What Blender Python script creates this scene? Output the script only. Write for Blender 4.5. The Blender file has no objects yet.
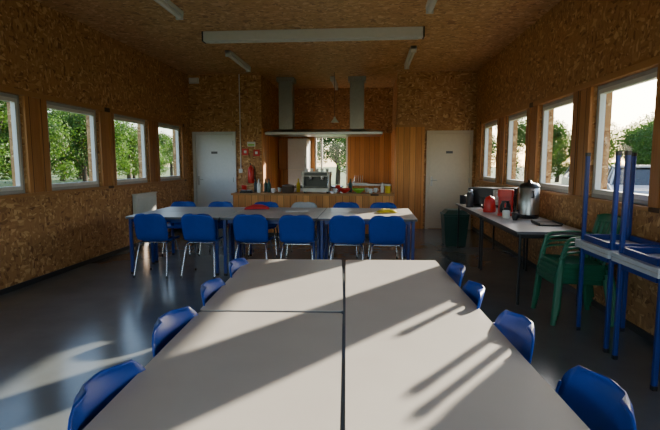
import bpy, math, random
from mathutils import Vector, Matrix, noise
random.seed(7)
D=bpy.data; S=bpy.context.scene
pi=math.pi

# ---------------------------------------------------------------- materials
def newmat(name):
    m=D.materials.new(name); m.use_nodes=True
    nt=m.node_tree; b=nt.nodes['Principled BSDF']
    return m,nt,b
def plain(name,col,rough=.5,metal=0,var=.06,scale=20,spec=.5,trans=0):
    m,nt,b=newmat(name)
    tc=nt.nodes.new('ShaderNodeTexCoord'); n=nt.nodes.new('ShaderNodeTexNoise'); n.inputs['Scale'].default_value=scale
    n.inputs['Detail'].default_value=4
    nt.links.new(tc.outputs['Object'],n.inputs['Vector'])
    r=nt.nodes.new('ShaderNodeValToRGB')
    r.color_ramp.elements[0].position=.3; r.color_ramp.elements[1].position=.7
    r.color_ramp.elements[0].color=tuple(c*(1-var) for c in col)+(1,)
    r.color_ramp.elements[1].color=tuple(min(1,c*(1+var)) for c in col)+(1,)
    nt.links.new(n.outputs['Fac'],r.inputs['Fac']); nt.links.new(r.outputs['Color'],b.inputs['Base Color'])
    b.inputs['Roughness'].default_value=rough; b.inputs['Metallic'].default_value=metal
    b.inputs['Specular IOR Level'].default_value=spec
    return m
def osb(name,dark,mid,light,sc=1.35,rough=.5):
    m,nt,b=newmat(name); L=nt.links.new
    tc=nt.nodes.new('ShaderNodeTexCoord')
    dn=nt.nodes.new('ShaderNodeTexNoise'); dn.inputs['Scale'].default_value=3; L(tc.outputs['Object'],dn.inputs['Vector'])
    add=nt.nodes.new('ShaderNodeMixRGB'); add.blend_type='ADD'; add.inputs[0].default_value=.12
    L(tc.outputs['Object'],add.inputs[1]); L(dn.outputs['Color'],add.inputs[2])
    def layer(rot,scale):
        mp=nt.nodes.new('ShaderNodeMapping'); mp.inputs['Rotation'].default_value=rot; mp.inputs['Scale'].default_value=scale
        L(add.outputs[0],mp.inputs['Vector'])
        v=nt.nodes.new('ShaderNodeTexVoronoi'); v.inputs['Scale'].default_value=sc; L(mp.outputs[0],v.inputs['Vector'])
        sp=nt.nodes.new('ShaderNodeSeparateColor'); L(v.outputs['Color'],sp.inputs[0]); return sp.outputs[0]
    a=layer((.3,.5,.2),(8,8,24)); c=layer((-.4,.2,.7),(24,24,9)); d=layer((.8,-.6,1.1),(11,26,26))
    sel=nt.nodes.new('ShaderNodeTexVoronoi'); sel.inputs['Scale'].default_value=9*sc; L(add.outputs[0],sel.inputs['Vector'])
    sp=nt.nodes.new('ShaderNodeSeparateColor'); L(sel.outputs['Color'],sp.inputs[0])
    def thr(sock,t):
        x=nt.nodes.new('ShaderNodeMath'); x.operation='GREATER_THAN'; x.inputs[1].default_value=t; L(sock,x.inputs[0]); return x.outputs[0]
    def mix(f,x,y):
        k=nt.nodes.new('ShaderNodeMix'); L(f,k.inputs[0]); L(x,k.inputs[2]); L(y,k.inputs[3]); return k.outputs[0]
    v=mix(thr(sp.outputs[1],.62),mix(thr(sp.outputs[0],.5),a,c),d)
    r=nt.nodes.new('ShaderNodeValToRGB'); e=r.color_ramp.elements
    e[0].position=.0; e[0].color=dark+(1,); e[1].position=1; e[1].color=light+(1,)
    k=e.new(.2); k.color=tuple(.7*x+.3*y for x,y in zip(mid,dark))+(1,)
    k=e.new(.75); k.color=mid+(1,)
    L(v,r.inputs['Fac']); L(r.outputs['Color'],b.inputs['Base Color'])
    b.inputs['Roughness'].default_value=rough; b.inputs['Specular IOR Level'].default_value=.35
    bp=nt.nodes.new('ShaderNodeBump'); bp.inputs['Strength'].default_value=.2; bp.inputs['Distance'].default_value=.003
    L(v,bp.inputs['Height']); L(bp.outputs[0],b.inputs['Normal'])
    return m
def planks(name,c0,c1,width=.12,rough=.5):
    m,nt,b=newmat(name); L=nt.links.new
    tc=nt.nodes.new('ShaderNodeTexCoord'); s=nt.nodes.new('ShaderNodeSeparateXYZ'); L(tc.outputs['Object'],s.inputs[0])
    def M(op,a,bb=None):
        x=nt.nodes.new('ShaderNodeMath'); x.operation=op
        for i,q in enumerate((a,bb)):
            if q is None: continue
            if isinstance(q,(int,float)): x.inputs[i].default_value=q
            else: L(q,x.inputs[i])
        return x.outputs[0]
    t=M('DIVIDE',M('ADD',s.outputs[0],s.outputs[1]),width)
    fl=M('FLOOR',t); fr=M('FRACT',t)
    wn=nt.nodes.new('ShaderNodeTexWhiteNoise'); wn.noise_dimensions='1D'; L(fl,wn.inputs['W'])
    mp=nt.nodes.new('ShaderNodeMapping'); mp.inputs['Scale'].default_value=(30,30,1.6); L(tc.outputs['Object'],mp.inputs[0])
    n=nt.nodes.new('ShaderNodeTexNoise'); n.inputs['Scale'].default_value=1.5; n.inputs['Detail'].default_value=5; L(mp.outputs[0],n.inputs['Vector'])
    f=M('ADD',M('MULTIPLY',wn.outputs['Value'],.5),M('MULTIPLY',n.outputs['Fac'],.6))
    r=nt.nodes.new('ShaderNodeValToRGB'); r.color_ramp.elements[0].position=.2; r.color_ramp.elements[1].position=.85
    r.color_ramp.elements[0].color=c0+(1,); r.color_ramp.elements[1].color=c1+(1,); L(f,r.inputs['Fac'])
    g=M('GREATER_THAN',fr,.05)
    mx=nt.nodes.new('ShaderNodeMixRGB'); L(g,mx.inputs[0]); mx.inputs[1].default_value=tuple(x*.2 for x in c0)+(1,); L(r.outputs[0],mx.inputs[2])
    L(mx.outputs[0],b.inputs['Base Color']); b.inputs['Roughness'].default_value=rough; b.inputs['Specular IOR Level'].default_value=.3
    return m

M_wall=osb('osb_wall',(.21,.085,.028),(.48,.235,.085),(.72,.44,.20))
M_ceil=osb('osb_ceiling',(.36,.17,.068),(.66,.37,.16),(.83,.56,.30))
M_wood=planks('wood_board',(.32,.125,.04),(.54,.25,.085),.2)
M_plank=planks('wood_cladding',(.50,.18,.045),(.84,.38,.11),.125)
M_beam=planks('wood_beam',(.38,.17,.06),(.50,.25,.09),3.0)
M_frame=plain('window_frame_grey',(.42,.42,.42),.4)
M_white=plain('white_paint',(.72,.72,.70),.45,var=.03)
M_offw=plain('door_paint_cream',(.64,.55,.42),.5,var=.03)
M_doorw=plain('door_paint_white',(.66,.68,.70),.5,var=.03)
M_top=plain('laminate_grey',(.55,.525,.495),.38,var=.03,scale=6)
M_edge=plain('laminate_edge',(.10,.10,.11),.5)
M_under=plain('laminate_underside',(.55,.56,.58),.5)
M_blueleg=plain('blue_steel',(.012,.035,.21),.35)
M_blue=plain('blue_plastic',(.008,.055,.36),.36,var=.04,spec=.35)
M_greyp=plain('grey_plastic',(.45,.45,.47),.4)
M_chrome=plain('chrome',(.62,.62,.64),.22,1)
M_steel=plain('stainless',(.42,.42,.43),.32,1)
M_steeld=plain('stainless_brushed_dark',(.30,.28,.26),.35,.9)
M_black=plain('black_plastic',(.012,.012,.014),.3)
M_dark=plain('dark_metal',(.03,.03,.032),.4)
M_green=plain('green_resin',(.012,.14,.07),.36)
M_red=plain('red_plastic',(.6,.02,.015),.35)
M_yel=plain('yellow_cloth',(.75,.55,.03),.8)
M_redc=plain('red_cloth',(.6,.03,.03),.85)
M_lime=plain('lime_plastic',(.25,.55,.05),.4)
M_bin=plain('bin_plastic',(.01,.06,.045),.4)
M_paper=plain('paper',(.75,.75,.72),.8)
M_tube=plain('diffuser',(.8,.8,.78),.35,var=.02)
M_ceram=plain('ceramic',(.78,.78,.76),.2)
M_bark=plain('bark',(.07,.05,.035),.9,var=.4)
M_carp=plain('car_paint',(.45,.46,.48),.25,.3,var=.02)
M_carg=plain('car_glass',(.02,.025,.03),.08)
# floor
M_floor,nt,b=newmat('polished_concrete')
tc=nt.nodes.new('ShaderNodeTexCoord')
n=nt.nodes.new('ShaderNodeTexNoise'); n.inputs['Scale'].default_value=1.1; n.inputs['Detail'].default_value=7; n.inputs['Roughness'].default_value=.6
nt.links.new(tc.outputs['Object'],n.inputs['Vector'])
r=nt.nodes.new('ShaderNodeValToRGB'); r.color_ramp.elements[0].position=.25; r.color_ramp.elements[1].position=.78
r.color_ramp.elements[0].color=(.115,.135,.145,1); r.color_ramp.elements[1].color=(.20,.225,.235,1)
nt.links.new(n.outputs['Fac'],r.inputs[0]); nt.links.new(r.outputs[0],b.inputs['Base Color'])
r2=nt.nodes.new('ShaderNodeMapRange'); r2.inputs[3].default_value=.14; r2.inputs[4].default_value=.27
nt.links.new(n.outputs['Fac'],r2.inputs[0]); nt.links.new(r2.outputs[0],b.inputs['Roughness'])
M_lawn=plain('grass',(.09,.15,.03),.9,var=.5,scale=1.2)
def leafmat(name,a,c):
    m,nt,b=newmat(name)
    g=nt.nodes.new('ShaderNodeTexCoord'); v=nt.nodes.new('ShaderNodeTexNoise'); v.inputs['Scale'].default_value=2.2
    nt.links.new(g.outputs['Object'],v.inputs['Vector'])
    r=nt.nodes.new('ShaderNodeValToRGB'); r.color_ramp.elements[0].position=.35; r.color_ramp.elements[1].position=.65
    r.color_ramp.elements[0].color=a+(1,); r.color_ramp.elements[1].color=c+(1,)
    nt.links.new(v.outputs['Fac'],r.inputs[0]); nt.links.new(r.outputs[0],b.inputs['Base Color']); b.inputs['Roughness'].default_value=.6
    t=nt.nodes.new('ShaderNodeBsdfTranslucent'); nt.links.new(r.outputs[0],t.inputs[0])
    mx=nt.nodes.new('ShaderNodeMixShader'); mx.inputs[0].default_value=.5
    nt.links.new(b.outputs[0],mx.inputs[1]); nt.links.new(t.outputs[0],mx.inputs[2]); nt.links.new(mx.outputs[0],nt.nodes['Material Output'].inputs[0])
    return m
M_leaf=leafmat('foliage',(.022,.07,.009),(.10,.20,.022))
# glass
M_glass=D.materials.new('window_glass'); M_glass.use_nodes=True; nt=M_glass.node_tree
nt.nodes.remove(nt.nodes['Principled BSDF'])
tr=nt.nodes.new('ShaderNodeBsdfTransparent'); tr.inputs[0].default_value=(.95,.97,.96,1)
gl=nt.nodes.new('ShaderNodeBsdfGlossy'); gl.inputs['Roughness'].default_value=.03
lw=nt.nodes.new('ShaderNodeLayerWeight'); lw.inputs[0].default_value=.5
pw=nt.nodes.new('ShaderNodeMath'); pw.operation='POWER'; pw.inputs[1].default_value=5; nt.links.new(lw.outputs['Facing'],pw.inputs[0])
ma=nt.nodes.new('ShaderNodeMath'); ma.operation='MULTIPLY_ADD'; ma.inputs[1].default_value=.4; ma.inputs[2].default_value=.04; nt.links.new(pw.outputs[0],ma.inputs[0])
mx=nt.nodes.new('ShaderNodeMixShader'); nt.links.new(ma.outputs[0],mx.inputs[0])
nt.links.new(tr.outputs[0],mx.inputs[1]); nt.links.new(gl.outputs[0],mx.inputs[2]); nt.links.new(mx.outputs[0],nt.nodes['Material Output'].inputs[0])

# ---------------------------------------------------------------- mesh builder
class MB:
    def __init__(s): s.v=[]; s.f=[]; s.fm=[]; s.sm=[]; s.mats=[]; s.M=Matrix.Identity(4)
    def mi(s,m):
        if m not in s.mats: s.mats.append(m)
        return s.mats.index(m)
    def add(s,vs,fs,m,smooth=False):
        o=len(s.v); s.v+=[tuple(s.M@Vector(p)) for p in vs]; k=s.mi(m)
        for f in fs: s.f.append([i+o for i in f]); s.fm.append(k); s.sm.append(smooth)
    def box(s,x0,x1,y0,y1,z0,z1,m):
        vs=[(x0,y0,z0),(x1,y0,z0),(x1,y1,z0),(x0,y1,z0),(x0,y0,z1),(x1,y0,z1),(x1,y1,z1),(x0,y1,z1)]
        s.add(vs,[(0,3,2,1),(4,5,6,7),(0,1,5,4),(1,2,6,5),(2,3,7,6),(3,0,4,7)],m)
    def rbox(s,x0,x1,y0,y1,z0,z1,m,r=.02,n=4):
        pts=[]
        for cx,cy,a0 in ((x1-r,y1-r,0),(x0+r,y1-r,pi/2),(x0+r,y0+r,pi),(x1-r,y0+r,1.5*pi)):
            for i in range(n+1):
                a=a0+i*pi/2/n; pts.append((cx+r*math.cos(a),cy+r*math.sin(a)))
        k=len(pts); vs=[(x,y,z0) for x,y in pts]+[(x,y,z1) for x,y in pts]
        s.add(vs,[list(range(k))[::-1],list(range(k,2*k))]+[(i,(i+1)%k,(i+1)%k+k,i+k) for i in range(k)],m)
    def tube(s,pts,r,m,seg=8,caps=True,r_end=None):
        pts=[Vector(p) for p in pts]; n=len(pts); rings=[]
        prev=None
        for i,p in enumerate(pts):
            if i==0: t=pts[1]-p
            elif i==n-1: t=p-pts[i-1]
            else: t=(pts[i+1]-p).normalized()+(p-pts[i-1]).normalized()
            t.normalize()
            if prev is None:
                up=Vector((0,0,1)) if abs(t.z)<.9 else Vector((1,0,0))
                a=t.cross(up).normalized()
            else:
                a=(prev-t*prev.dot(t)).normalized()
            prev=a; b=t.cross(a)
            rr=r if r_end is None else r+(r_end-r)*i/(n-1)
            rings.append([p+(a*math.cos(2*pi*k/seg)+b*math.sin(2*pi*k/seg))*rr for k in range(seg)])
        vs=[q for R in rings for q in R]; fs=[]
        for i in range(n-1):
            for k in range(seg): fs.append((i*seg+k,i*seg+(k+1)%seg,(i+1)*seg+(k+1)%seg,(i+1)*seg+k))
        s.add(vs,fs,m,True)
        if caps:
            s.add(rings[0],[list(range(seg))[::-1]],m); s.add(rings[-1],[list(range(seg))],m)
    def lathe(s,cx,cy,prof,m,seg=20):
        vs=[(cx+r*math.cos(2*pi*k/seg),cy+r*math.sin(2*pi*k/seg),z) for r,z in prof for k in range(seg)]; fs=[]
        for i in range(len(prof)-1):
            for k in range(seg): fs.append((i*seg+k,i*seg+(k+1)%seg,(i+1)*seg+(k+1)%seg,(i+1)*seg+k))
        s.add(vs,fs,m,True)
        if prof[0][0]>1e-4: s.add(vs[:seg],[list(range(seg))[::-1]],m)
        if prof[-1][0]>1e-4: s.add(vs[-seg:],[list(range(seg))],m)
    def sheet(s,fn,nu,nv,th,m):
        P=[[Vector(fn(i/nu,j/nv)) for j in range(nv+1)] for i in range(nu+1)]
        Q=[]
        for i in range(nu+1):
            row=[]
            for j in range(nv+1):
                du=P[min(i+1,nu)][j]-P[max(i-1,0)][j]; dv=P[i][min(j+1,nv)]-P[i][max(j-1,0)]
                nn=du.cross(dv)
                if nn.length<1e-9: nn=Vector((0,0,1))
                row.append(P[i][j]+nn.normalized()*th)
            Q.append(row)
        W=nv+1; vs=[p for R in P for p in R]+[p for R in Q for p in R]; o=(nu+1)*W; fs=[]
        for i in range(nu):
            for j in range(nv):
                a,b,c,d=i*W+j,(i+1)*W+j,(i+1)*W+j+1,i*W+j+1
                fs.append((a,d,c,b)); fs.append((a+o,b+o,c+o,d+o))
        for i in range(nu):
            for j in (0,nv):
                a,b=i*W+j,(i+1)*W+j; fs.append((a,b,b+o,a+o) if j==0 else (a,a+o,b+o,b))
        for j in range(nv):
            for i in (0,nu):
                a,b=i*W+j,i*W+j+1; fs.append((a,a+o,b+o,b) if i==0 else (a,b,b+o,a+o))
        s.add(vs,fs,m,True)
    def mesh(s,name):
        me=D.meshes.new(name); me.from_pydata(s.v,[],s.f)
        for m in s.mats: me.materials.append(m)
        for p,k,q in zip(me.polygons,s.fm,s.sm): p.material_index=k; p.use_smooth=q
        me.update(); return me
    def obj(s,name,loc=(0,0,0),rz=0,bevel=0,scale=None):
        return place(s.mesh(name),name,loc,rz,bevel,None,scale)
def place(me,name,loc=(0,0,0),rz=0,bevel=0,rot=None,scale=None):
    o=D.objects.new(name,me); S.collection.objects.link(o); o.location=loc
    o.rotation_euler=rot if rot else (0,0,rz)
    if scale: o.scale=scale
    if bevel:
        b=o.modifiers.new('bevel','BEVEL'); b.width=bevel; b.segments=2; b.limit_method='ANGLE'; b.angle_limit=math.radians(50)
    return o

# ---------------------------------------------------------------- room
XL,XR,YB,YK,H=-3.94,2.26,10.4,12.5,3.33
Y0=-2.5; T=.18; Z0,Z1=1.07,2.18
NX0,NX1=-2.33,.61
def sidewall(name,x0,x1,wins):
    m=MB()
    m.box(x0,x1,Y0,YB+.0,0,Z0,M_wall); m.box(x0,x1,Y0,YB,Z1,H,M_wall)
    ys=[Y0]
    for a,b in wins: ys+= [a,b]
    ys.append(YB)
    for i in range(0,len(ys),2): m.box(x0,x1,ys[i],ys[i+1],Z0,Z1,M_wall)
    return m.obj(name)
LW=[(-.55,.6),(.98,2.13),(2.53,3.68),(4.07,5.24),(5.62,6.78),(7.17,8.34),(8.74,9.88)]
RW=[(-.62,.48),(.92,2.02),(2.45,3.55),(3.98,5.09),(5.51,6.61),(7.05,8.15),(8.6,9.75)]
sidewall('wall_left',XL-T,XL,LW); sidewall('wall_right',XR,XR+T,RW)
m=MB(); m.box(XL-T,NX0,YB,YB+.15,0,H,M_wall); m.obj('wall_back_left')
m=MB(); m.box(NX1,XR+T,YB,YB+.15,0,H,M_wall); m.obj('wall_back_right')
m=MB(); m.box(NX0-.15,NX0,YB+.15,YK,0,H,M_wall); m.obj('wall_kitchen_left')
m=MB(); m.box(NX1,NX1+.15,YB+.15,YK,0,H,M_wall); m.obj('wall_kitchen_right')
kx0,kx1,kz0,kz1=-1.40,-.53,.62,2.12
m=MB(); m.box(NX0-.15,kx0,YK,YK+T,0,H,M_wall); m.box(kx1,NX1+.15,YK,YK+T,0,H,M_wall); m.box(kx0,kx1,YK,YK+T,0,kz0,M_wall); m.box(kx0,kx1,YK,YK+T,kz1,H,M_wall)
m.obj('wall_kitchen_back')
m=MB(); gx0,gx1,gz=-3.4,1.75,2.75
m.box(XL-T,gx0,Y0-.15,Y0,0,H,M_wall); m.box(gx1,XR+T,Y0-.15,Y0,0,H,M_wall); m.box(gx0,gx1,Y0-.15,Y0,gz,H,M_wall); m.obj('wall_front')  # wide opening behind the camera is invented, lets sky fill into the room
m=MB(); nn=5; wdt=(gx1-gx0-.01)/nn; g0=gx0+.005
for i in range(nn):
    a=g0+i*wdt; b_=a+wdt
    m.box(a,a+.06,Y0-.1,Y0-.03,.002,gz-.004,M_white); m.box(b_-.06,b_,Y0-.1,Y0-.03,.002,gz-.004,M_white)
    m.box(a+.06,b_-.06,Y0-.1,Y0-.03,.002,.08,M_white); m.box(a+.06,b_-.06,Y0-.1,Y0-.03,gz-.06,gz-.004,M_white)
    m.add([(a+.06,Y0-.065,.08),(b_-.06,Y0-.065,.08),(b_-.06,Y0-.065,gz-.06),(a+.06,Y0-.065,gz-.06)],[(0,1,2,3)],M_glass)
m.obj('fill_glazing_front')  # unseen glazing added in the front opening for sky fill light
m=MB(); m.box(XL-T,XR+T,Y0-.15,YK+T,-.12,0,M_floor); m.obj('floor')
m=MB(); m.box(XL-T,XR+T,Y0-.15,YK+T,H,H+.15,M_ceil); m.obj('ceiling')

def cladding(name,X,sg,wins):
    m=MB()
    def bx(d0,d1,y0,y1,z0,z1,mt):
        a,b=X+sg*d0,X+sg*d1; m.box(min(a,b),max(a,b),y0,y1,z0,z1,mt)
    for i in range(len(wins)-1):
        y0,y1=wins[i][1],wins[i+1][0]
        bx(0,.035,y0+.0,y0+.13,Z0,Z1+.05,M_wood); bx(0,.035,y1-.13,y1,Z0,Z1+.05,M_wood)
        bx(0,.018,y0+.13,y1-.13,Z0,Z1+.05,M_wood)
    bx(0,.035,wins[-1][1],wins[-1][1]+.12,Z0,Z1+.05,M_wood)
    bx(0,.04,wins[0][0]-.1,wins[-1][1]+.12,Z1,Z1+.06,M_beam)
    bx(-.05,.05,wins[0][0]-.1,wins[-1][1]+.12,Z0-.035,Z0,M_beam)
    return m.obj(name,bevel=.004)
cladding('trim_left',XL,1,LW); cladding('trim_right',XR,-1,RW)
def window(name,X,sg,y0,y1):
    m=MB()
    def bx(d0,d1,a,b,z0,z1,mt):
        p,q=X+sg*d0,X+sg*d1; m.box(min(p,q),max(p,q),a,b,z0,z1,mt)
    f=.04
    for a,b,c,d in ((y0,y0+f,Z0,Z1),(y1-f,y1,Z0,Z1),(y0+f,y1-f,Z0,Z0+f),(y0+f,y1-f,Z1-f,Z1)): bx(-.03,-.10,a,b,c,d,M_frame)
    g=.045; a0,a1,c0,c1=y0+f,y1-f,Z0+f,Z1-f
    for a,b,c,d in ((a0,a0+g,c0,c1),(a1-g,a1,c0,c1),(a0+g,a1-g,c0,c0+g),(a0+g,a1-g,c1-g,c1)): bx(-.02,-.075,a,b,c,d,M_white)
    x=X-sg*.048
    m.add([(x,a0+g,c0+g),(x,a1-g,c0+g),(x,a1-g,c1-g),(x,a0+g,c1-g)],[(0,1,2,3)],M_glass)
    bx(-.005,-.02,a0+.015,a0+.035,(Z0+Z1)/2-.07,(Z0+Z1)/2+.05,M_dark)
    return m.obj(name,bevel=.003)
k=1
for w in LW: window('window_%d'%k,XL,1,w[0],w[1]); k+=1
for w in RW: window('window_%d'%k,XR,-1,w[0],w[1]); k+=1
m=MB(); f=.05
for a,b_,c,d in ((kx0,kx0+f,kz0,kz1),(kx1-f,kx1,kz0,kz1),(kx0+f,kx1-f,kz0,kz0+f),(kx0+f,kx1-f,kz1-f,kz1)): m.box(a,b_,YK+.02,YK+.09,c,d,M_white)
m.box(kx0+.16,kx0+.21,YK+.02,YK+.09,kz0+f,kz1-f,M_white)
m.add([(kx0+f,YK+.05,kz0+f),(kx1-f,YK+.05,kz0+f),(kx1-f,YK+.05,kz1-f),(kx0+f,YK+.05,kz1-f)],[(0,1,2,3)],M_glass); m.obj('window_%d'%k,bevel=.004)
m=MB(); zc=2.18
m.box(NX0,kx0-.0,YK-.03,YK,0,zc,M_plank); m.box(kx1,NX1,YK-.03,YK,0,zc,M_plank); m.box(kx0,kx1,YK-.03,YK,0,kz0,M_plank)
m.box(NX1-.03,NX1,YB,YK-.03,0,zc,M_plank); m.box(NX0,NX0+.03,YB,YK-.03,0,zc,M_plank)
m.obj('trim_kitchen')
m=MB(); m.box(NX1-.03,1.19,YB-.03,YB-.0,0,zc,M_plank); m.box(NX1-.04,1.20,YB-.045,YB,zc,zc+.05,M_beam); m.obj('trim_cladding_panel')

def door(name,x0,x1,mt,hinge):
    m=MB(); f=.06; zt=2.1
    m.box(x0,x0+f,YB-.05,YB-.002,0,zt,mt); m.box(x1-f,x1,YB-.05,YB-.002,0,zt,mt); m.box(x0+f,x1-f,YB-.05,YB-.002,zt-f,zt,mt)
    m.box(x0+f+.004,x1-f-.004,YB-.03,YB-.003,.012,zt-f-.004,mt)
    hx=x0+f+.06 if hinge else x1-f-.06
    m.box(hx-.02,hx+.02,YB-.042,YB-.03,.93,1.13,M_steel)
    d=.11 if hinge else -.11
    m.tube([(hx,YB-.04,1.06),(hx,YB-.08,1.06),(hx+d,YB-.08,1.055)],.009,M_steel)
    m.box((x0+x1)/2-.07,(x0+x1)/2+.07,YB-.034,YB-.03,1.62,1.67,M_edge)
    hz=x1-f if hinge else x0+f
    for z in (.25,1.05,1.85): m.tube([(hz,YB-.055,z-.05),(hz,YB-.055,z+.05)],.009,M_steel)
    return m.obj(name,bevel=.004)
door('door_1',-3.87,-2.90,M_doorw,True); door('door_2',1.235,2.2,M_offw,True)
for nm,a in (('baseboard_left',(XL,XL+.012,Y0,YB)),('baseboard_right',(XR-.012,XR,Y0,YB))):
    m=MB(); m.box(a[0],a[1],a[2],a[3],0,.06,M_dark); m.obj(nm)

# ---------------------------------------------------------------- ceiling fittings
def striplight(x,y0,y1,nm='fluorescent_light'):
    m=MB(); L=y1-y0
    m.box(-.05,.05,0,L,-.05,0,M_white)
    m.tube([(0,.03,-.07),(0,L-.03,-.07)],.03,M_tube,10)
    m.box(-.045,.045,0,.03,-.105,-.0,M_white); m.box(-.045,.045,L-.03,L,-.105,0,M_white)
    m.obj(nm,(x,y0,H-.002),bevel=.003)
for x,y in ((-2.4,4.7),(-2.4,8.2),(.73,4.7),(.73,8.15),(-2.4,1.2),(.73,1.2)): striplight(x,y,y+1.42)
striplight(-.81,10.8,12.15)
m=MB(); m.rbox(-2.42,.76,-.075,.075,-.14,-.0,M_white,.02)
for x in (-2.44,.76): m.box(x,x+.02,-.08,.08,-.145,0,M_dark)
m.box(-2.36,.70,-.015,.015,-.16,-.14,M_white); m.obj('projection_screen',(0,7.1,H-.002),bevel=.008)
m=MB(); m.rbox(-.11,.11,-.05,0,-.06,.06,M_white,.015); m.box(-.08,.08,-.056,-.05,-.035,.035,M_tube); m.obj('emergency_light',(-3.8,YB-.002,3.2),bevel=.004)
m=MB(); m.tube([(-2.80,YB-.012,H),(-2.80,YB-.012,1.28)],.011,M_white)
m.box(-2.84,-2.76,YB-.04,YB,1.2,1.29,M_white); m.obj('cable_conduit')
def callbox(nm,x,z,s,mt):
    m=MB(); m.rbox(-s,s,-.04,0,-s,s,mt,.008); m.box(-s*.4,s*.4,-.044,-.04,-s*.4,s*.4,M_paper); m.obj(nm,(x,YB-.002,z),bevel=.003)
callbox('fire_call_point',-2.69,1.66,.07,M_red); callbox('fire_alarm_box',-2.44,1.64,.07,M_red)
m=MB(); m.box(-.09,.09,-.01,0,-.05,.05,M_paper); m.box(-.07,.07,-.012,-.01,-.035,.0,M_lime); m.obj('notice_sign',(-2.56,YB-.002,1.83))
m=MB(); m.lathe(0,-.085,[(.07,0),(.075,.02),(.075,.36),(.05,.41),(.025,.43),(.025,.46)],M_red); m.box(-.02,.02,-.03,0,.1,.4,M_dark)
m.tube([(0,-.085,.46),(0,-.12,.50),(0,-.17,.50)],.012,M_black); m.tube([(.02,-.085,.46),(.09,-.09,.42),(.1,-.09,.2),(.09,-.09,.1)],.01,M_black); m.obj('fire_extinguisher',(-2.56,YB-.003,.98),scale=(.9,.9,.85))
m=MB(); m.rbox(0,.09,0,.75,.0,.42,M_white,.02)
for i in range(14): m.box(.088,.1,.04+i*.05,.065+i*.05,.05,.37,M_white)
m.box(.0,.1,.0,.75,.42,.44,M_white); m.box(0,.05,.1,.14,-.3,0,M_white); m.box(0,.05,.6,.64,-.3,0,M_white)
m.obj('radiator',(XL+.015,7.65,.46),bevel=.004)

# ---------------------------------------------------------------- tables
def table_mesh(name,L,W,h,leg=.02,legmat=None,topmat=None,core=None):
    lm=legmat or M_blueleg; m=MB()
    m.rbox(-L/2,L/2,-W/2,W/2,h-.028,h-.003,core or M_edge,.02)
    m.rbox(-L/2+.002,L/2-.002,-W/2+.002,W/2-.002,h-.006,h,topmat or M_top,.02)
    i=.05
    for a in (-1,1):
        m.box(-L/2+i+.04,L/2-i-.04,a*(W/2-i)-.012,a*(W/2-i)+.012,h-.075,h-.03,lm)
        m.box(a*(L/2-i)-.012,a*(L/2-i)+.012,-W/2+i,W/2-i,h-.075,h-.03,lm)
        for b in (-1,1):
            cx,cy=a*(L/2-i),b*(W/2-i)
            m.rbox(cx-leg,cx+leg,cy-leg,cy+leg,.012,h-.03,lm,.008); m.rbox(cx-leg-.002,cx+leg+.002,cy-leg-.002,cy+leg+.002,0,.03,M_black,.008)
    return m.mesh(name)
TH=.745
tm=table_mesh('dining_table',1.215,.69,TH)
for i in range(3):
    for j in range(2): place(tm,'dining_table',(-2.45+i*1.222,6.1+j*.70,0))
ang=math.atan2(.046,1)
def loc(u,d):
    c,s=math.cos(ang),math.sin(ang); return (-.156+u*c+d*s, 3.28+u*s-d*c)
tA=table_mesh('dining_table',1.17,.665,TH); tB=table_mesh('dining_table',1.4,.66,TH-.004); tC=table_mesh('dining_table',2.5,.625,TH)
x,y=loc(-.345,.585); place(tA,'dining_table',(x,y,0),pi/2+ang+.015)
x,y=loc(-.336,1.18+.70); place(tB,'dining_table',(x,y,0),pi/2+ang)
x,y=loc(.316,1.25); place(tC,'dining_table',(x,y,0),pi/2+ang)

# ---------------------------------------------------------------- blue shell chair (faces +Y; back at -Y)
def chair_mesh(name,shell):
    m=MB()
    prof=[(.215,.425),(.19,.448),(.12,.455),(.03,.447),(-.06,.442),(-.125,.452),(-.165,.487),(-.187,.54),(-.200,.62),(-.214,.69),(-.230,.75),(-.250,.80)]
    def P(t):
        x=t*(len(prof)-1); i=min(int(x),len(prof)-2); f=x-i
        p0=prof[max(i-1,0)];p1=prof[i];p2=prof[i+1];p3=prof[min(i+2,len(prof)-1)]
        return [.5*((2*b)+(c-a)*f+(2*a-5*b+4*c-d)*f*f+(3*b-a-3*c+d)*f**3) for a,b,c,d in zip(p0,p1,p2,p3)]
    def hw(t):
        w=.210-.012*math.exp(-((t-.5)/.12)**2)
        if t>.8: w-=.012*(t-.8)/.2
        r=.14; d=(t-(1-r))/r
        if d>0: w=w-.11+.11*math.sqrt(max(0,1-d*d))
        d=(.08-t)/.08
        if d>0: w=w-.05+.05*math.sqrt(max(0,1-d*d))
        return w
    def fn(u,v):
        y,z=P(u); q=(v*2-1); x=q*hw(u)
        k=min(1,max(0,(u-.42)/.2)); 
        y+= k*.045*q*q; z+=(1-k)*.022*abs(q)**3
        return (x,y,z)
    m.sheet(fn,44,14,-.007,shell)
    for q in (0,1): m.tube([fn(.12+.74*i/20,q) for i in range(21)],.006,shell,6)
    for sx in (-1,1):
        m.tube([(sx*.215,.215,.0),(sx*.19,.17,.30),(sx*.178,.15,.41),(sx*.165,.12,.428),(sx*.165,-.08,.428),(sx*.178,-.12,.41),(sx*.19,-.15,.30),(sx*.215,-.225,.0)],.0105,M_chrome,8)
        for yy in (.215,-.225): m.tube([(sx*.215,yy,0),(sx*.213,yy*.985,.03)],.014,M_black,8)
    m.tube([(-.165,.1,.425),(.165,.1,.425)],.009,M_chrome); m.tube([(-.165,-.07,.425),(.165,-.07,.425)],.009,M_chrome)
    return m.mesh(name)
cb=chair_mesh('dining_chair',M_blue); cg=chair_mesh('dining_chair_grey',M_greyp)
for i,x in enumerate((-2.67,-2.07,-1.42,-.854,-.244,.235)):
    place(cb,'dining_chair',(x,5.83+random.uniform(-.03,.02),0),random.uniform(-.06,.06))
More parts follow.
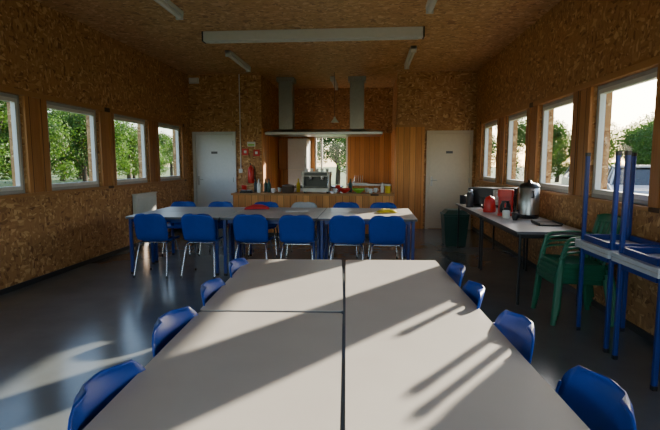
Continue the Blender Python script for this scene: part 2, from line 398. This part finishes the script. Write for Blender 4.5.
for i,x in enumerate((-2.94,-2.34,-1.60,-1.0,-.35,.234)):
    place(cg if i in(3,) else cb,'dining_chair',(x,7.22+random.uniform(-.02,.03),0),pi+random.uniform(-.08,.08))
for x,y,r in ((-.79,2.90,0),(-.77,2.35,.05),(-.76,1.81,-.05),(-.72,1.25,.0)):
    place(cb,'dining_chair',(x+.18,y,0),-pi/2+r)
for x,y,r in ((.49,2.87,0),(.49,2.40,-.04),(.55,1.87,.03),(.61,1.32,.0)):
    place(cb,'dining_chair',(x-.16,y,0),pi/2+r)

def cloth(nm,x,y,z,sx,sy,h,mt,seed):
    m=MB()
    def fn(u,v):
        a=(u-.5)*sx; b=(v-.5)*sy; e=(1-abs(2*u-1)**4)*(1-abs(2*v-1)**4)
        return (a*(1+.15*noise.noise(Vector((v*3,seed,0)))),b*(1+.15*noise.noise(Vector((u*3,seed,5)))),.012+h*e*(.5+.6*abs(noise.noise(Vector((u*3,v*3,seed))))))
    m.sheet(lambda u,v:fn(u,v),16,16,-.006,mt); m.obj(nm,(x,y,z),.2)
cloth('red_cloth',-1.62,6.85,TH,.34,.22,.07,M_redc,1); cloth('yellow_cloth',.26,6.5,TH,.26,.2,.06,M_yel,2)
m=MB(); m.box(-.15,.15,-.1,.1,0,.004,M_paper); m.box(-.12,.17,-.08,.12,.004,.008,M_paper); m.obj('paper_sheets',(-1.0,6.6,TH),.3)

# ---------------------------------------------------------------- kitchen counter
m=MB(); cx0,cx1,cy0,cy1,ch=-2.62,.50,8.95,9.65,.84
m.box(cx0+.03,cx1-.03,cy0+.03,cy1-.02,.08,ch-.035,M_plank); m.box(cx0+.06,cx1-.06,cy0+.08,cy1-.05,0,.08,M_dark)
m.box(cx0,cx1,cy0,cy1,ch-.035,ch,M_beam)
m.obj('kitchen_counter',bevel=.004)
ch+=.001
m=MB()
def frustum(m,x0,x1,y0,y1,z0,x2,x3,y2,y3,z1,mt):
    vs=[(x0,y0,z0),(x1,y0,z0),(x1,y1,z0),(x0,y1,z0),(x2,y2,z1),(x3,y2,z1),(x3,y3,z1),(x2,y3,z1)]
    m.add(vs,[(0,3,2,1),(4,5,6,7),(0,1,5,4),(1,2,6,5),(2,3,7,6),(3,0,4,7)],mt)
m.box(-2.29,.31,10.55,11.45,2.04,2.10,M_steel); frustum(m,-2.29,.31,10.55,11.45,2.10,-2.05,.05,10.75,11.25,2.17,M_steel)
for x in (-1.87,-.26):
    m.box(x-.16,x+.16,10.86,11.14,2.17,H-.1,M_steeld); m.box(x-.20,x+.20,10.82,11.18,H-.1,H-.002,M_steeld)
m.obj('extractor_hood',bevel=.004)
m=MB(); m.box(-1.7,-.6,10.6,11.3,.1,.86,M_steel); m.box(-1.72,-.58,10.58,11.32,.86,.89,M_dark)
for x in (-1.5,-1.2,-.9): 
    m.box(x-.12,x+.12,10.585,10.6,.25,.6,M_black); m.tube([(x-.1,10.56,.66),(x+.1,10.56,.66)],.01,M_chrome); m.lathe(x,10.8,[(.1,.89),(.1,.905),(.0,.905)],M_black)
for x in (-1.6,-.7): m.box(x-.03,x+.03,10.65,10.7,0,.1,M_dark)
m.obj('cooking_range',bevel=.004)
m=MB(); m.box(-1.98,-1.50,11.75,12.4,.03,2.02,M_white); m.box(-1.975,-1.505,11.72,11.75,.05,1.25,M_doorw); m.box(-1.975,-1.505,11.72,11.75,1.27,2.01,M_doorw)
m.box(-1.56,-1.53,11.69,11.72,.8,1.2,M_steel); m.box(-1.56,-1.53,11.69,11.72,1.32,1.6,M_steel); m.box(-1.95,-1.53,11.78,12.37,0,.03,M_dark); m.obj('refrigerator',bevel=.006)
m=MB(); m.box(-.5,.56,11.85,12.44,.1,.86,M_plank); m.box(-.52,.57,11.82,12.45,.86,.9,M_steel); m.box(-.45,.5,11.9,12.4,0,.1,M_dark); m.obj('kitchen_cabinet',bevel=.004)
m=MB(); m.box(-2.27,-2.02,12.1,12.44,1.25,2.0,M_plank); m.box(-2.265,-2.025,12.08,12.1,1.26,1.99,M_wood); m.obj('wall_cupboard',bevel=.004)
m=MB(); m.rbox(-.27,.27,-.22,.22,.03,.10,M_steeld,.03); m.rbox(-.27,.27,.04,.22,.10,.40,M_steeld,.03); m.rbox(-.28,.28,-.20,.23,.32,.41,M_steeld,.03); m.box(-.22,.22,-.212,-.202,.335,.395,M_black)
m.box(-.24,.24,-.2,.03,.10,.105,M_black); m.box(-.25,.25,.03,.04,.11,.31,M_black)
for x in (-.25,.25): m.box(x-.015,x+.015,-.18,.05,.1,.33,M_steeld)
for x in (-.22,.22):
    for y in (-.16,.16): m.lathe(x,y,[(.02,0),(.02,.03)],M_black)
for x in (-.11,.11): m.lathe(x,-.1,[(.035,.25),(.04,.29),(.04,.33)],M_chrome); m.tube([(x,-.12,.27),(x,-.26,.255)],.012,M_black)
m.tube([(.24,-.21,.33),(.24,-.24,.2),(.23,-.25,.12)],.006,M_chrome)
for i in range(5): m.lathe(-.2+i*.1,.05,[(.025,.41),(.035,.47),(.03,.47),(.02,.42)],M_ceram,12)
m.obj('espresso_machine',(-1.0,9.3,ch),bevel=.003)
def lathe_obj(nm,x,y,z,parts,extra=None,rz=0):
    m=MB()
    for p,mt in parts: m.lathe(0,0,p,mt)
    if extra: extra(m)
    return m.obj(nm,(x,y,z),rz)
bowl=[(.04,0),(.05,.01),(.1,.05),(.125,.09),(.12,.09),(.09,.05),(.04,.015),(0,.012)]
lathe_obj('mixing_bowl',-.18,9.2,ch,[(bowl,M_lime)]); lathe_obj('salad_bowl',-.45,9.25,ch,[(bowl,M_red)])
bottle=[(.035,0),(.037,.02),(.037,.16),(.014,.21),(.014,.27),(.0,.27)]
lathe_obj('wine_bottle',-1.95,9.3,ch,[(bottle,M_bin)]); lathe_obj('oil_bottle',-1.38,9.4,ch,[(bottle,M_yel)]); lathe_obj('wine_bottle',-2.25,9.45,ch,[(bottle,M_black)]); lathe_obj('wine_bottle',-2.05,9.45,ch,[(bottle,M_bin)])
lathe_obj('dish_soap_bottle',.28,9.4,ch,[([(.03,0),(.035,.1),(.02,.16),(.01,.2),(0,.2)],M_white)])
lathe_obj('cooking_pot',-1.55,9.2,ch,[([(.11,0),(.12,.01),(.12,.13),(.125,.135),(.11,.15),(.02,.17),(0,.17)],M_steeld)],lambda m:[m.tube([(s*.12,-.03,.1),(s*.16,-.03,.1),(s*.16,.03,.1),(s*.12,.03,.1)],.006,M_black) for s in(-1,1)])
tin=[(.045,0),(.05,.005),(.05,.12),(.052,.125),(.052,.14),(0,.145)]
lathe_obj('storage_tin',-2.45,9.3,ch,[(tin,M_red)]); lathe_obj('storage_tin',-.60,9.5,ch,[(tin,M_red)]); lathe_obj('storage_tin',.38,9.2,ch,[(tin,M_yel)])
lathe_obj('water_bottle',-2.13,9.2,ch,[(bottle,M_ceram)]); lathe_obj('vinegar_bottle',-.35,9.53,ch,[(bottle,M_bin)])
cup=[(.025,0),(.035,.03),(.04,.09),(.036,.09),(.03,.02),(0,.015)]
for x,y in ((-1.84,9.15),(-1.76,9.42),(-.63,9.12),(-.02,9.45),(.05,9.15),(.15,9.4)):
    lathe_obj('coffee_mug',x,y,ch,[(cup,M_ceram)],lambda m:m.tube([(.036,0,.07),(.06,0,.065),(.062,0,.04),(.035,0,.025)],.005,M_ceram))
m=MB(); m.box(-.12,.12,-.07,.07,0,.03,M_black); m.box(-.11,.11,-.06,.06,.03,.05,M_dark)
for x in (-.055,.055): m.lathe(x,0,[(.045,.05),(.045,.06),(0,.06)],M_steel)
m.obj('camping_stove',(-2.35,9.1,ch),bevel=.003)
m=MB(); m.box(-.2,.2,-.13,.13,0,.02,M_steel)
for i in range(8): m.tube([(-.17+i*.048,-.12,.02),(-.17+i*.048,0,.12),(-.17+i*.048,.12,.02)],.004,M_chrome,6)
for i in range(5):
    m.M=Matrix.Translation((-.14+i*.048,0,.12))@Matrix.Rotation(pi/2,4,'Y'); m.lathe(0,0,[(.06,0),(.1,.01),(.1,.014),(.0,.008)],M_ceram)
m.M=Matrix.Identity(4); m.obj('dish_rack',(-.2,12.1,.9))
m=MB(); m.tube([(0,0,0),(0,0,-.95)],.005,M_black); m.lathe(0,0,[(.02,-.93),(.03,-.97),(.09,-1.05),(.085,-1.05),(.0,-.98)],M_white); m.obj('pendant_lamp',(-.72,10.3,H-.002))

# ---------------------------------------------------------------- right side
ts=table_mesh('side_table',1.66,.68,.75,.013,M_black)
place(ts,'side_table',(1.80,5.59,0),pi/2); place(ts,'side_table',(1.80,7.26,0),pi/2)
sz=.751
m=MB(); m.rbox(-.25,.25,-.18,.18,.02,.29,M_dark,.015); m.box(-.23,.12,-.188,-.18,.04,.27,M_black); m.box(.13,.23,-.188,-.18,.04,.27,M_steeld)
m.box(.135,.15,-.21,-.188,.06,.25,M_steel)
for z in (.1,.17,.23): m.tube([(.19,-.2,z),(.19,-.185,z)],.014,M_steel)
for x in (-.2,.2):
    for y in (-.14,.14): m.lathe(x,y,[(.02,0),(.02,.02)],M_black)
m.obj('microwave_oven',(1.85,7.55,sz),-.5,bevel=.004)
def coffee(nm,x,y,rz,mt):
    m=MB(); m.rbox(-.09,.09,-.13,.12,0,.035,mt,.03); m.rbox(-.09,.09,.04,.12,.035,.26,mt,.03); m.rbox(-.095,.095,-.12,.125,.24,.33,mt,.03)
    m.lathe(0,-.045,[(.055,.04),(.07,.07),(.068,.13),(.045,.17),(.05,.185),(0,.19)],M_black)
    m.tube([(0,-.1,.16),(0,-.15,.15),(0,-.15,.08),(0,-.115,.07)],.009,mt); m.obj(nm,(x,y,sz),rz,bevel=.006)
coffee('coffee_maker',1.76,6.25,-.3,M_red); coffee('coffee_maker',1.95,6.75,-.4,M_black)
lathe_obj('electric_kettle',1.66,6.65,sz,[([(.08,0),(.085,.02),(.07,.16),(.055,.2),(.02,.215),(0,.23)],M_red)],lambda m:m.tube([(-.06,0,.19),(-.12,0,.2),(-.125,0,.1),(-.08,0,.05)],.011,M_black))
lathe_obj('coffee_urn',1.95,5.95,sz,[([(.11,0),(.12,.01),(.12,.05)],M_black),([(.118,.05),(.118,.36),(.11,.37)],M_steel),([(.122,.37),(.122,.39),(.09,.42),(.02,.435),(.02,.46),(0,.46)],M_black)],
  lambda m:(m.tube([(-.118,0,.09),(-.16,0,.09),(-.165,0,.05)],.012,M_black),m.tube([(-.155,0,.1),(-.155,0,.135)],.008,M_black),
            [m.tube([(0,s*.115,.33),(0,s*.16,.33),(0,s*.16,.26),(0,s*.115,.26)],.009,M_black) for s in (-1,1)]))
lathe_obj('coffee_mug',1.72,5.7,sz,[(cup,M_black)],lambda m:m.tube([(.036,0,.07),(.06,0,.065),(.062,0,.04),(.035,0,.025)],.005,M_black))
lathe_obj('sugar_jar',1.68,5.92,sz,[([(.04,0),(.045,.01),(.045,.09),(.03,.1)],M_ceram),([(.035,.1),(.035,.125),(0,.13)],M_black)])
lathe_obj('vacuum_flask',1.54,7.35,sz,[([(.05,0),(.055,.01),(.055,.2),(.035,.23)],M_dark),([(.038,.23),(.038,.27),(0,.275)],M_steel)])
lathe_obj('storage_tin',1.56,7.98,sz,[(tin,M_dark)])
m=MB(); m.box(-.15,.15,-.11,.11,0,.012,M_paper); m.box(-.13,.16,-.1,.1,.012,.02,M_paper); m.obj('newspaper',(1.66,7.02,sz),.2)
m=MB()
m.rbox(-.17,.17,-.12,.12,0,.015,M_black,.02); m.box(-.17,.17,-.12,-.11,.015,.03,M_black); m.box(-.17,.17,.11,.12,.015,.03,M_black); m.obj('serving_tray',(1.95,5.35,sz),1.5)
m=MB(); frustum(m,-.17,.17,-.17,.17,0,-.21,.21,-.21,.21,.52,M_bin); m.rbox(-.22,.22,-.22,.22,.52,.56,M_bin,.03); frustum(m,-.2,.2,-.2,.2,.56,-.14,.14,-.14,.14,.62,M_bin)
m.obj('waste_bin',(1.50,8.35,0),bevel=.008)

def monobloc(mt):
    m=MB()
    def seat(u,v):
        q=2*v-1; y=.23-.45*u; hw=.235-.03*u
        return (q*hw,y,.43-.025*u-.015*(1-q*q)*math.sin(pi*u)+(-.03*(1-u/.1)**2 if u<.1 else 0))
    m.sheet(seat,14,10,-.006,mt)
    def bk(x,t):
        return (x*(1+.12*t),-.215-.13*t+.04*(x/.22)**2,.41+.44*t)
    for x in (-.12,-.06,0,.06,.12):
        m.sheet(lambda u,v:bk(x+(v-.5)*.036,.0+.86*u),10,2,-.006,mt)
    m.sheet(lambda u,v:bk((2*v-1)*(.215-.03*max(0,u-.5)),.82+.18*u - .05*(2*v-1)**4*u),5,14,-.012,mt)
    m.sheet(lambda u,v:((2*v-1)*.235,.235,.43-.06*u-.01*(1-(2*v-1)**2)*u),3,10,-.006,mt)
    for s in (-1,1):
        m.sheet(lambda u,v:(s*(.238-.02*v),.23-.44*v,.43-.05*u-.02*v),3,8,-.006,mt)
        m.sheet(lambda u,v:bk(s*(.19+(v-.5)*.05),u*.95),12,2,-.01,mt)
        m.sheet(lambda u,v:(s*(.25+(v-.5)*.06)*(1-.05*u),.2-.46*u,.645+.02*math.sin(pi*u)+( -.05*(1-u/.15)**2 if u<.15 else 0)),14,3,-.012,mt)
        m.tube([(s*.27,.25,0),(s*.245,.22,.42),(s*.25,.19,.62)],.026,mt,8,r_end=.02)
        m.tube([(s*.26,-.30,0),(s*.225,-.22,.42)],.028,mt,8,r_end=.022)
    return m
m=MB()
for i in range(4):
    m.M=Matrix.Translation((0,-.012*i,.045*i))
    k=monobloc(M_green); m.add(k.v,k.f,M_green,True)
m.M=Matrix.Identity(4)
m.obj('stacked_garden_chair',(1.86,4.455,0),pi/2,scale=(.93,.92,.97))

ds=table_mesh('school_desk',.58,.46,.75,.016,core=M_under)
for y in (3.86,3.25):
    place(ds,'school_desk',(1.98,y,0),pi/2)
    place(ds,'school_desk',(1.98,y+.0,1.502),rot=(pi,0,pi/2))

# ---------------------------------------------------------------- outside
m=MB(); m.box(-150,150,-100,200,-.3,-.14,M_lawn); m.obj('lawn')
def car_mesh():
    m=MB()
    body=[(-2.05,.35),(-2.08,.62),(-1.95,.80),(-1.15,.92),(1.35,.95),(1.95,.88),(2.05,.6),(2.02,.32)]
    roof=[(-1.15,.92),(-.45,1.38),(.1,1.47),(.9,1.45),(1.35,1.3),(1.75,.93)]
    def ext(poly,w0,w1,mt,lo=None):
        n=len(poly); vs=[(x,-w0 if z<1 else -w1,z) for x,z in poly]+[(x,w0 if z<1 else w1,z) for x,z in poly]
        m.add(vs,[list(range(n)),list(range(n,2*n))[::-1]]+[(i,i+n,(i+1)%n+n,(i+1)%n) for i in range(n)],mt)
    ext(body,.84,.84,M_carp); ext(roof,.80,.62,M_carg)
    m.box(-.45,1.2,-.60,.60,1.42,1.49,M_carp)
    for s in (-1,1):
        m.tube([(-1.15,s*.79,.92),(-.45,s*.62,1.42),(.9,s*.61,1.47),(1.7,s*.78,.93)],.035,M_carp,6)
        m.tube([(.15,s*.80,.93),(.2,s*.62,1.44)],.03,M_carp,6)
        m.box(-2.08,-1.98,s*.62-.13,s*.62+.13,.62,.76,M_ceram)
        for x in (-1.3,1.3):
            m.tube([(x,s*.72,.31),(x,s*.88,.31)],.31,M_black,20); m.tube([(x,s*.875,.31),(x,s*.89,.31)],.18,M_steel,14)
    return m.mesh('parked_car')
cm=car_mesh()
for x,y,r in ((8.3,15.5,1.2),(9.3,21,1.3)): place(cm,'parked_car',(x,y,-.14),r,bevel=.05)
def tree_mesh(seed,n=9000,ls=.13,nb=16):
    rnd=random.Random(seed); m=MB()
    m.tube([(0,0,0),(.1,.05,1.2),(0,.1,2.6)],.16,M_bark,8,r_end=.07)
    bl=[]
    for i in range(nb):
        a=rnd.uniform(0,2*pi); r=rnd.uniform(.2,1.5); z=rnd.uniform(.95,4.1); r*=1-.45*abs(z-1.9)/2.3
        bl.append((Vector((r*math.cos(a),r*math.sin(a),z)),rnd.uniform(.55,.85)))
        m.tube([(0,.08,min(z,2.2)*.6),bl[-1][0]],.04,M_bark,5,r_end=.01)
    vs=[];fs=[]
    for i in range(n):
        c,R=rnd.choice(bl); d=Vector((rnd.gauss(0,1),rnd.gauss(0,1),rnd.gauss(0,1))).normalized()
        p=c+d*R*rnd.uniform(.55,1.05)
        a=Vector((rnd.gauss(0,1),rnd.gauss(0,1),rnd.gauss(0,1))).normalized(); b=a.cross(d).normalized() if a.cross(d).length>.01 else Vector((1,0,0))
        s=ls*rnd.uniform(.6,1.2); k=len(vs)
        vs+= [p-a*s*.5,p+b*s*.3,p+a*s*.5,p-b*s*.3]; fs.append((k,k+1,k+2,k+3))
    m.add(vs,fs,M_leaf); return m.mesh('tree')
tr=[tree_mesh(s) for s in (1,2,3)]
rnd=random.Random(5)
def tree(x,y,s): place(rnd.choice(tr),'tree',(x,y,-.139),rot=(0,0,rnd.uniform(0,6.28)),scale=(s*rnd.uniform(.95,1.2),s*rnd.uniform(.95,1.2),s))
for i in range(26): tree(-15-rnd.uniform(0,4)-.15*i,4+i*1.9+rnd.uniform(-.5,.5),rnd.uniform(.7,1.3))
for i in range(12): tree(-26-rnd.uniform(0,6),8+i*4.5,rnd.uniform(1.3,2.0))
for i in range(18): tree(13.5+rnd.uniform(0,3)+i*.1,8+i*1.9,rnd.uniform(.85,1.02))
for i in range(9): tree(-7+i*2.4,33+rnd.uniform(-2,2),rnd.uniform(.9,1.3))

# ---------------------------------------------------------------- light
sx,sy=.592,.806
az=math.atan2(sx,sy) ; el=math.radians(15.0)
w=D.worlds.new('World'); S.world=w; w.use_nodes=True; nt=w.node_tree
sky=nt.nodes.new('ShaderNodeTexSky'); sky.sky_type='NISHITA'; sky.sun_disc=False; sky.sun_elevation=math.radians(22); sky.sun_rotation=az
sky.air_density=1.0; sky.dust_density=1.2
bg=nt.nodes['Background']; nt.links.new(sky.outputs[0],bg.inputs[0]); bg.inputs[1].default_value=.82
sun=D.lights.new('sun','SUN'); sun.energy=26; sun.angle=math.radians(.53); sun.color=(1,.87,.70)
so=D.objects.new('sun',sun); S.collection.objects.link(so)
dvec=Vector((-sx*math.cos(el),-sy*math.cos(el),-math.sin(el)))
so.rotation_euler=dvec.to_track_quat('-Z','Y').to_euler(); so.location=(10,15,6)

cam=D.cameras.new('camera'); cam.lens=26; cam.sensor_width=36; cam.clip_end=500; cam.clip_start=.05
co=D.objects.new('camera',cam); S.collection.objects.link(co); co.location=(0,0,1.417)
co.rotation_euler=(math.radians(90-6.22),0,math.radians(4.55)); S.camera=co
